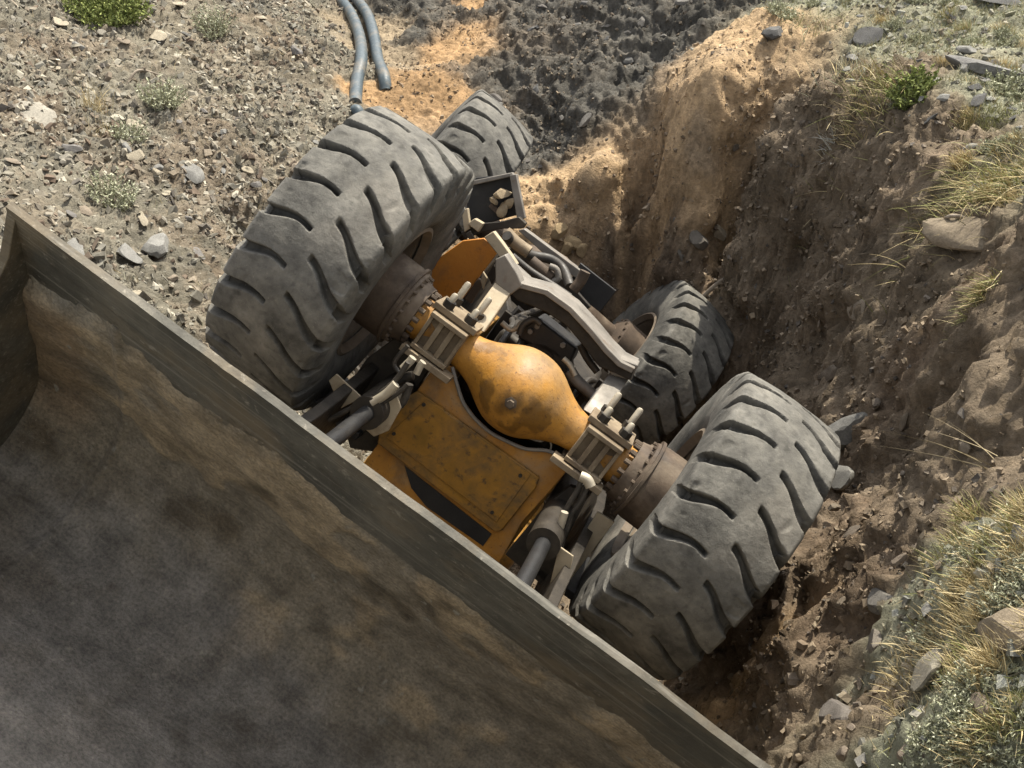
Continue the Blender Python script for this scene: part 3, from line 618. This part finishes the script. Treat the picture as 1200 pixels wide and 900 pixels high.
named = [(38,136,.24,0,(.27,.25,.21),'slab','large flat buff slab on the left slope near the frame edge',.9,(1,.8,.6)),
 (183,292,.13,4,GREY,'rock','blocky grey rock on the slope above the bucket edge',.2,None),
 (150,300,.10,1,GREY,'stone','flat grey stone left of the blocky rock above the bucket',.0,None),
 (85,295,.11,0,GREY,'stone','long flat stone near the raised bucket corner',.2,(1.3,.8,1)),
 (185,45,.10,3,BUFF,'stone','pale flat stone below the two top left bushes',.3,None),
 (70,30,.08,1,BUFF,'stone','pale stone on the left slope beside the green bush',.5,None),
 (225,205,.09,5,GREY,'stone','grey stone beside the reddish patch of the left slope',1.1,None),
 (1145,82,.2,0,(.17,.165,.158),'slab','long slanted grey slab on the grassy right bank',.55,(1.5,.75,1)),
 (1172,4,.20,0,DARK,'slab','dark flat slab at the very top right of the bank',.1,(1.2,.7,.6)),
 (1020,45,.13,1,DARK,'rock','dark jutting rock on the right bank crest, by dry grass',.4,None),
 (905,42,.12,4,DARK,'rock','dark rock where the tan ridge meets the grassy bank',.8,None),
 (1140,275,.2,5,(.22,.18,.13),'boulder','broad brown boulder under the overhanging dry grass tuft',.3,(1.3,.8,.9)),
 (1002,512,.16,4,(.15,.146,.135),'rock','dark rounded rock wedged against the right front tyre',1.2,(1,.8,1.5)),
 (988,562,.14,5,(.16,.155,.14),'rock','broken rock below the rounded one beside the right front tyre',.6,(1.1,.7,1)),
 (1190,742,.11,2,(.22,.18,.13),'boulder','smooth tan boulder at the right edge among dry grass',.7,(1.4,.9,.9)),
 (1040,710,.11,4,(.15,.14,.125),'rock','grey half buried rock left of the lower dry grass',.3,(1,.8,.8)),
 (1005,365,.10,5,(.25,.21,.16),'rock','pale brown rock stuck in the middle of the right bank',.3,None),
 (975,440,.09,0,(.2,.17,.135),'stone','flat pale stone in the right bank above the right front tyre',.8,(1.5,.7,.8)),
 (905,395,.10,0,(.15,.135,.115),'stone','flat brown slab right of the rear right tyre',.1,(1.3,.8,.7)),
 (985,845,.10,4,(.14,.125,.11),'rock','upright dark rock in the lower right bank near the bucket',.5,None),
 (1025,760,.07,1,(.17,.15,.125),'stone','small brown stone above the lower right clods',.2,None),
 (838,752,.045,4,(.12,.11,.10),'stone','small stone touching the bottom of the right front tyre',.2,None),
 (1090,790,.10,5,(.22,.2,.16),'stone','weathered stone between the sage bush and dry grass, lower right',.3,None)]
for k_, (px, py, s, i, c, nm, lab, rt, stt) in enumerate(named):
    o = rock(on_ground(px, py), s, i, c, 'n%d' % k_, nm, rot=rt, stretch=stt); tag(o, lab, 'rock' if nm != 'stone' else 'stone')
def scatter_rocks(n, x0, x1, y0, y1, cols, key, label, group, smin, smax, test):
    k = 0; tries = 0
    while k < n and tries < 20000:
        tries += 1
        px, py = random.uniform(x0, x1), random.uniform(y0, y1)
        if not test(px, py): continue
        P = on_ground(px, py); s = smin*(smax/smin)**(random.random()**1.6); j = random.randrange(len(cols))
        o = rock(P, s, random.randrange(8), cols[j], key+str(j), stretch=(1, random.uniform(.6, 1), random.uniform(.6, 1.1))); tag(o, label, 'stone', group); k += 1
scatter_rocks(120, -20, 430, -20, 400, [GREY, BUFF, (.26, .24, .2), (.17, .16, .15), (.24, .2, .155)], 'l', 'loose angular stone among the shards of the sunlit left slope', 'loose stones on the sunlit left slope', .03, .075, lambda x, y: y < 300+(x)*.3 and x < 430-y*.35 if y > 100 else x < 400)
scatter_rocks(60, 850, 1210, 60, 900, [(.12, .1, .08), (.17, .14, .105), (.22, .18, .14)], 'r', 'half buried stone in the brown earth of the right bank', 'stones in the brown right bank', .025, .06, lambda x, y: x > 860+max(0, y-430)*.2 and (x < 950+y*.35))
scatter_rocks(45, 930, 1210, -10, 230, [GREY, (.24, .23, .2), DARK], 'p', 'grey slate stone on the grassy crest of the right bank', 'slate stones on the right crest', .03, .08, lambda x, y: x > 900+y*1.0)
scatter_rocks(35, 470, 840, -10, 210, [DARK, (.13, .12, .11), (.17, .16, .145)], 'd', 'dark broken rock lodged in the shaded far wall', 'broken rocks in the shaded far wall', .035, .09, lambda x, y: x > 560+y*.1 and x < 840-y*1.0 and y < 200)
scatter_rocks(25, 810, 960, 720, 900, [(.25, .2, .14), (.2, .165, .12)], 'c', 'clod of dry earth in the sunlit spoil beside the bucket', 'clods beside the bucket', .02, .045, lambda x, y: y > 700+(x-800)*.0 and x > 780+(y-740)*.9)
for k_, (px, py, s) in enumerate(((655,272,.08),(672,286,.09),(664,292,.07),(682,296,.06))):
    o = rock(on_ground(px, py), s, 2+k_, (.36, .27, .16), 'cl', 'clod', sink=0); tag(o, 'tan earth clod behind the grey rail of the loader', 'clod', 'tan clods behind the loader rail')

for k_, (a_, b_, r_, i_) in enumerate(((589,227,.055,2),(579,235,.04,4),(597,238,.05,6),(588,246,.045,5))):
    v = MW@MP(a_, b_, y=1.19)+MT; o = bpy.data.objects.new('stone', rock_mesh(i_, (.34, .27, .18), 'mg')); COL.objects.link(o); o.location = v; o.scale = (r_,)*3; o.rotation_euler = (k_, .4*k_, 1.3*k_)
    tag(o, 'tan stone caught on the black mudguard beside the left front tyre', 'stone', 'tan stones caught on the mudguard')
# flat shards, gravel and crumbs: nobody could count them
def shards(name, n, x0, x1, y0, y1, smin, smax, pal, seed, accept, flat=.25, powr=2.2, lift=.3):
    r = np.random.default_rng(seed); i0, i1 = np.searchsorted(GX, (x0, x1)); j0, j1 = np.searchsorted(GY, (y0, y1)); w = AREA[j0:j1, i0:i1]
    c = r.choice(w.size, n, p=(w/w.sum()).ravel()); J = c//(i1-i0)+j0; I = c % (i1-i0)+i0; u = r.random((n, 2))
    p0 = G3[J, I]+(G3[J, I+1]-G3[J, I])*u[:, :1]+(G3[J+1, I]-G3[J, I])*u[:, 1:]; cg = CG[J, I]; nr = _cn[J, I]
    keep = accept(p0[:, 0], p0[:, 1], cg, r); p0, cg, nr = p0[keep], cg[keep], nr[keep]; n = len(p0)
    nrm = nr+r.normal(size=(n, 3))*.36; nrm /= np.linalg.norm(nrm, axis=1)[:, None]
    s = smin*(smax/smin)**(r.random(n)**powr)
    t = r.normal(size=(n, 3)); t -= nrm*(t*nrm).sum(1)[:, None]; t /= np.linalg.norm(t, axis=1)[:, None]; b = np.cross(nrm, t)
    base = np.array([[-1, -.6, -1], [.2, -.9, -1], [1, .1, -1], [-.3, .9, -1], [-.8, -.5, 1], [.2, -.7, 1], [.75, .1, 1], [-.3, .7, 1]])
    B = base[None]+r.normal(size=(n, 8, 3))*[.16, .16, .12]; B = B*np.stack([np.ones(n), r.uniform(.5, 1, n), flat*r.uniform(.5, 1.6, n)], 1)[:, None]*s[:, None, None]
    V = p0[:, None]+B[..., :1]*t[:, None]+B[..., 1:2]*b[:, None]+B[..., 2:]*nrm[:, None]+(nrm*(s*flat*lift)[:, None])[:, None]
    fq = np.array([[0, 3, 2, 1], [4, 5, 6, 7], [0, 1, 5, 4], [1, 2, 6, 5], [2, 3, 7, 6], [3, 0, 4, 7]])
    Fq = (fq[None]+8*np.arange(n)[:, None, None]).reshape(-1, 4)
    p = np.array(pal)[r.integers(0, len(pal), n)]; mix = r.uniform(0, .8, n)[:, None]; c = (p*(1-mix)+cg*mix)*r.uniform(.75, 1.25, n)[:, None]
    return mesh_np(name, V.reshape(-1, 3), Fq, M['stone'], col=np.repeat(c, 8, 0), smooth_=False)
isl = lambda c, col, s: np.exp(-((c-np.array(col))**2).sum(1)/s**2)
def accL(x, y, c, r): return (r.random(len(x)) < (.3+.9*smooth(noise(np.c_[x, y], 1.3, 133), -.35, .25))*gw(WLg, x, y)*1.2) & (x < -.2)
o = shards('slate_shards', 110000, -5, -.4, 3.6, 13.5, .006, .046, [(.27, .255, .21), (.205, .195, .165), (.40, .37, .30), (.10, .09, .08), (.16, .12, .09), (.25, .21, .16)], 1, accL, .2, 2.6); tag(o, kind='stuff'); 
tag(o, 'grey and buff slate shards covering the sunlit left slope', 'gravel')
def accP(x, y, c, r): return (r.random(len(x)) < gw(WPg, x, y)) & (x > .6)
o = shards('slate_gravel', 22000, .6, 5, 1.8, 13, .01, .045, [(.26, .26, .23), (.2, .2, .18), (.32, .3, .25), (.14, .135, .125)], 2, accP); tag(o, 'grey slate gravel on the grassy right crest', 'gravel', kind='stuff')
def accB(x, y, c, r): return (r.random(len(x)) < (.3+.7*smooth(noise(np.c_[x, y], 1.4, 130), -.2, .4))) & (gw(WLg, x, y) < .5)
o = shards('soil_crumbs', 150000, -1.4, 3.4, 2.0, 12.5, .003, .026, [(.2, .16, .115), (.14, .11, .08), (.28, .225, .16), (.1, .09, .08)], 3, accB, .45, 4.2); tag(o, 'brown crumbs and small stones lying over ditch and right bank', 'gravel', kind='stuff')

# ------------------------------------------------------------------ plants
def blades(P0, D0, L, W, bend, cols, seg=4, r=None):
    """tapered bent strips: roots P0 (n,3), directions D0, lengths, widths, sideways bend vectors"""
    n = len(P0); t = np.linspace(0, 1, seg+1)
    side = np.cross(D0, r.normal(size=(n, 3))); side /= np.linalg.norm(side, axis=1)[:, None]
    C = P0[:, None]+D0[:, None]*(L[:, None]*t)[..., None]+bend[:, None]*(L[:, None]*t**2)[..., None]
    w = (W[:, None]*(1-t*.92)); A = C-side[:, None]*w[..., None]; B = C+side[:, None]*w[..., None]
    V = np.stack([A, B], 2).reshape(n, -1, 3)
    f = np.array([[2*k, 2*k+1, 2*k+3, 2*k+2] for k in range(seg)]); Fq = (f[None]+(2*(seg+1))*np.arange(n)[:, None, None]).reshape(-1, 4)
    return V.reshape(-1, 3), Fq, np.repeat(cols, 2*(seg+1), 0)
def up_at(p): n = gn(p[0], p[1]); u = np.array([0, 0, 1])*.7+n*.5; return u/np.linalg.norm(u)
def tuft(name, px, py, n, h, spread, pal, label, cat='grass', seed=0, lean=(0, 0, 0), w=.0035, droop=.5, root=.05, pos=None, group=None):
    r = np.random.default_rng(seed+500); p = on_ground(px, py) if pos is None else pos; U = up_at(p)
    P0 = p+r.normal(size=(n, 3))*root*[1, 1, .15]; P0[:, 2] = gz(P0[:, 0], P0[:, 1])-.01
    D = U+r.normal(size=(n, 3))*spread+np.array(lean); D /= np.linalg.norm(D, axis=1)[:, None]
    L = h*r.uniform(.45, 1.1, n); bend = r.normal(size=(n, 3))*.25*droop+np.array([0, 0, -.6])*droop*r.uniform(.3, 1, n)[:, None]+np.array(lean)*.5
    c = np.array(pal)[r.integers(0, len(pal), n)]*r.uniform(.75, 1.25, n)[:, None]
    V, Fq, C = blades(P0, D, L, np.full(n, w), bend, c, 5, r)
    o = mesh_np(name, V, Fq, M['plant'], col=C); return tag(o, label, cat, group)
def bush(name, px, py, rad, h, nst, nlf, lsize, pal, label, seed=0, stem=(.2, .17, .12), cat='bush', lw=.35):
    r = np.random.default_rng(seed+900); p = on_ground(px, py); U = up_at(p)
    a = r.uniform(0, 6.28, nst); rr = rad*np.sqrt(r.random(nst)); P0 = p+np.c_[np.cos(a)*rr*.45, np.sin(a)*rr*.45, np.zeros(nst)]; P0[:, 2] = gz(P0[:, 0], P0[:, 1])-.01
    D = U[None]+np.c_[np.cos(a), np.sin(a), np.zeros(nst)]*(rr/rad*.9)[:, None]*rad/h+r.normal(size=(nst, 3))*.15; D /= np.linalg.norm(D, axis=1)[:, None]
    L = h*r.uniform(.6, 1.15, nst); bend = r.normal(size=(nst, 3))*.12
    V1, F1, C1 = blades(P0, D, L, np.full(nst, .0025), bend, np.tile(np.array(stem), (nst, 1)), 4, r)
    t = r.uniform(.15, 1, (nst, nlf)); base = P0[:, None]+D[:, None]*(L[:, None]*t)[..., None]+bend[:, None]*(L[:, None]*t**2)[..., None]
    base = base.reshape(-1, 3); m = len(base); d2 = np.repeat(D, nlf, 0)*.5+r.normal(size=(m, 3))*.7; d2 /= np.linalg.norm(d2, axis=1)[:, None]
    c = np.array(pal)[r.integers(0, len(pal), m)]*r.uniform(.7, 1.3, m)[:, None]
    V2, F2, C2 = blades(base, d2, lsize*r.uniform(.6, 1.3, m), np.full(m, lsize*lw), r.normal(size=(m, 3))*.2, c, 2, r)
    f = mesh_np(name, np.r_[V1], F1, M['plant'], col=C1); l = mesh_np('foliage', V2, F2, M['plant'], f, col=C2)
    return tag(f, label, cat)
GRN = [(.20, .235, .075), (.26, .29, .10), (.14, .17, .06)]; SAGE = [(.36, .37, .25), (.46, .46, .34), (.28, .29, .19)]; STRAW = [(.50, .40, .22), (.58, .49, .30), (.38, .31, .17)]
YG = [(.26, .27, .10), (.34, .33, .16), (.2, .2, .09)]
bush('green_bush', 128, 22, .36, .26, 420, 16, .026, GRN, 'bright green leafy bush at the top left of the slope', 1)
bush('sage_shrub', 250, 36, .17, .2, 90, 16, .018, SAGE, 'thin grey green shrub right of the bright green bush', 2)
bush('sage_shrub', 192, 122, .17, .19, 110, 16, .018, SAGE, 'grey green shrub in the middle of the left slope', 3)
bush('sage_shrub', 152, 165, .13, .13, 80, 14, .016, SAGE, 'small grey green shrub just below the middle one', 4)
bush('sage_shrub', 132, 238, .16, .17, 110, 15, .016, SAGE, 'grey green shrub nearest the bucket on the left slope', 5)
tuft('dry_grass', 110, 130, 70, .3, .25, STRAW, 'sparse straw coloured grass clump left of the grey green shrubs', seed=6, w=.0022)
tuft('dry_grass', 118, 160, 40, .2, .3, STRAW, 'low straw grass beside the small shrub on left slope', seed=61, w=.002)
bush('green_weed', 1070, 112, .14, .13, 120, 14, .024, GRN, 'fresh green weed on the crest of the right bank', 7, cat='plant')
tuft('grass_clump', 1022, 118, 420, .22, .5, YG+STRAW, 'yellow green grass clump spilling over the right crest beside the weed', seed=8, root=.12, lean=(-.25, -.1, 0), w=.0028)
tuft('grass_clump', 1002, 88, 160, .22, .45, STRAW+SAGE, 'dry grass standing above the clump on the right crest', seed=81, root=.1, w=.0025)
tuft('grass_clump', 950, 40, 200, .16, .6, YG+SAGE, 'low olive grass at the top of the tan ridge', seed=82, root=.15, w=.0025)
tuft('dry_grass', 1165, 222, 650, .24, .5, STRAW+YG, 'long dry grass drooping over the brown boulder at right', seed=9, root=.16, lean=(-.45, -.2, -.1), droop=.8, w=.003)
tuft('dry_grass', 1150, 348, 240, .12, .7, YG+STRAW, 'spiky pale grass tuft jutting from the right bank alone', seed=10, root=.025, lean=(-.5, -.3, 0), droop=.3, w=.0024)
tuft('white_twigs', 975, 172, 40, .16, .55, [(.5, .5, .46)], 'white dead twiglets fanning from the shaded right bank', 'twig', seed=11, root=.015, lean=(-.2, -.1, 0), w=.0035, droop=.1)
tuft('cushion_plant', 1165, 140, 500, .07, .6, YG, 'round olive cushion plant at the right edge of the crest', 'plant', seed=12, root=.05, w=.002)
tuft('cushion_plant', 1133, 142, 300, .06, .6, YG, 'smaller olive cushion plant left of the round one', 'plant', seed=13, root=.035, w=.002)
tuft('dry_grass', 1105, 742, 480, .10, .55, STRAW, 'golden dry grass tuft on the lower right bank', seed=14, root=.055, lean=(-.25, 0, .1), w=.0026, droop=.35)
tuft('dry_grass', 1128, 700, 240, .09, .5, STRAW, 'small dry grass tuft above the golden one', seed=141, root=.03, lean=(-.2, 0, .1), w=.0024, droop=.3)
tuft('dry_grass', 1178, 625, 520, .10, .6, STRAW+YG, 'dry grass clump high on the right edge above the golden tuft', seed=15, root=.07, lean=(-.3, 0, .1), w=.0026, droop=.4)
tuft('dry_grass', 1190, 670, 380, .09, .5, STRAW+SAGE, 'mixed straw grass just below the high right clump', seed=16, root=.07, lean=(-.2, 0, .1), w=.0018)
tuft('dry_grass', 1085, 800, 300, .08, .6, STRAW, 'thin rusty dry grass left of the sage bush', seed=17, root=.05, lean=(-.2, 0, .1), w=.0015)
tuft('dry_grass', 1185, 845, 300, .08, .6, YG, 'green yellow grass in the bottom right corner', seed=171, root=.06, w=.0015)
bush('sage_shrub', 1145, 815, .14, .06, 260, 18, .009, SAGE, 'silvery sage bush on the lower right bank', 18)
bush('sage_shrub', 1130, 872, .13, .06, 260, 18, .009, SAGE, 'silvery sage bush at the bottom edge, lower right', 19)
bush('sage_shrub', 1180, 695, .08, .05, 140, 14, .009, SAGE, 'little sage bush below the right edge grass', 20)
bush('sage_shrub', 1180, 100, .22, .10, 160, 14, .016, SAGE, 'grey sage patch right of the slanted slab', 21)
bush('sage_shrub', 915, 18, .16, .10, 110, 12, .016, SAGE, 'small sage patch where the tan ridge ends', 22)
tuft('dry_stalks', 1160, 545, 9, .34, .3, [(.3, .25, .16)], 'few dry stalks leaning out above the right edge grass', 'grass', seed=23, root=.02, lean=(-.7, 0, 0), w=.0022, droop=.2)
def many(n, box, test, kind, label, cat, group, seed):
    r = random.Random(seed); k = 0
    while k < n:
        px, py = r.uniform(box[0], box[2]), r.uniform(box[1], box[3])
        if not test(px, py): continue
        if kind == 'sage': o = bush('sage_shrub', px, py, r.uniform(.05, .1), r.uniform(.04, .07), 110, 16, .009, SAGE, label, seed+k)
        else: o = tuft('dry_grass', px, py, r.randint(120, 260), r.uniform(.06, .11), .5, STRAW if r.random() < .6 else STRAW+YG, label, seed=seed+k, root=.03, lean=(-.2, 0, .1), w=.0022, droop=.4)
        if kind == 'crest': pass
        o['label'] = label; o['group'] = group; k += 1
low = lambda x, y: x > 1075+abs(y-800)*.25 or (y > 850 and x > 1040)
many(14, (1050, 590, 1215, 905), low, 'grass', 'small straw coloured grass tuft among stones of the lower right rim', 'grass', 'small dry grass tufts on the lower right rim', 700)
many(12, (1060, 640, 1215, 905), low, 'sage', 'small silvery sage cushion among stones of the lower right rim', 'bush', 'small sage cushions on the lower right rim', 740)
crest = lambda x, y: x > 930+y*1.0
many(18, (900, -10, 1215, 240), crest, 'grass', 'small dry grass tuft among slates of the upper right crest', 'grass', 'small dry grass tufts on the upper right crest', 780)
many(16, (900, -10, 1215, 240), crest, 'sage', 'small pale sage cushion among slates of the upper right crest', 'bush', 'small sage cushions on the upper right crest', 820)
# low sage and grass cover between the slates of the crest
def cover(name, n, pal, hmin, hmax, seed, acc, label, x0=.6, x1=5, y0=1.8, y1=13, w=.0016):
    r = np.random.default_rng(seed); x = r.uniform(x0, x1, n); y = r.uniform(y0, y1, n); k = acc(x, y, gcol(x, y), r); x, y = x[k], y[k]
    m = 7; x = np.repeat(x, m)+r.normal(size=len(x)*m)*.018; y = np.repeat(y, m)+r.normal(size=len(y)*m)*.018
    P0 = np.c_[x, y, gz(x, y)-.005]; D = np.array([0, 0, 1])+r.normal(size=(len(x), 3))*.6; D /= np.linalg.norm(D, axis=1)[:, None]
    c = np.array(pal)[r.integers(0, len(pal), len(x))]*r.uniform(.7, 1.25, len(x))[:, None]
    V, Fq, C = blades(P0, D, r.uniform(hmin, hmax, len(x)), np.full(len(x), w), r.normal(size=(len(x), 3))*.25, c, 2, r)
    o = mesh_np(name, V, Fq, M['plant'], col=C); return tag(o, label, 'ground cover', kind='stuff')
cover('ground_cover', 30000, SAGE+SAGE+YG+STRAW, .02, .06, 41, lambda x, y, c, r: (gw(WPg, x, y) > .3+.5*r.random(len(x))) & (noise(np.c_[x, y], 1.6, 140) > -.12), 'low grey green sage and grass between slates of the right crest', w=.0022)
cover('sparse_grass', 900, STRAW+SAGE, .03, .09, 42, lambda x, y, c, r: (noise(np.c_[x, y], 1.2, 141) > .15), 'sparse dry sprigs across the left slope', -4.6, -1.6, 4.5, 12)

# roots
def root(pts, r0, label, lift=.03):
    P = [on_ground(a, b)+[0, 0, lift]+np.array([0, -.03, .0]) for a, b in pts]; P[0] = P[0]-[0, 0, lift+.03]; P[-1] = P[-1]-[0, 0, lift+.03]
    o = MB().tube(P, [r0, r0*.9, r0*.7, r0*.4], 9, 6).build('root', M['wood'], None, angle=80)
    return tag(o, label, 'root')
for k_, (px, py, sz, i, lb) in enumerate(((818,285,.09,2,'pale edged dark rock, left of the cluster in the right bank above the rear tyre'),(842,278,.08,4,'tall pale crusted rock, right of the cluster above the rear tyre'),
    (856,300,.06,1,'small pale slab below the crusted rock of the right bank'),(800,300,.06,6,'small dark rock at the left end of the bank cluster'),(790,258,.07,3,'tan rock above the bank cluster, below the ridge'))):
    o = rock(on_ground(px, py), sz, i, (.30, .255, .19) if i in (1, 4) else (.15, .135, .115), 'cr%d' % i, 'rock', sink=.3, tilt=.9); tag(o, lb, 'rock')
root([(820,350),(835,338),(850,328),(858,322)], .018, 'thin pale root stick below the arched roots')
root([(1062,792),(1064,775),(1075,765),(1085,760)], .016, 'curved grey root at the lower right bank')
root([(1130,250),(1110,258),(1090,272),(1080,280)], .012, 'thin root hanging from the brown boulder')
root([(150,95),(165,88),(190,83)], .012, 'thin dry stick lying on the left slope')
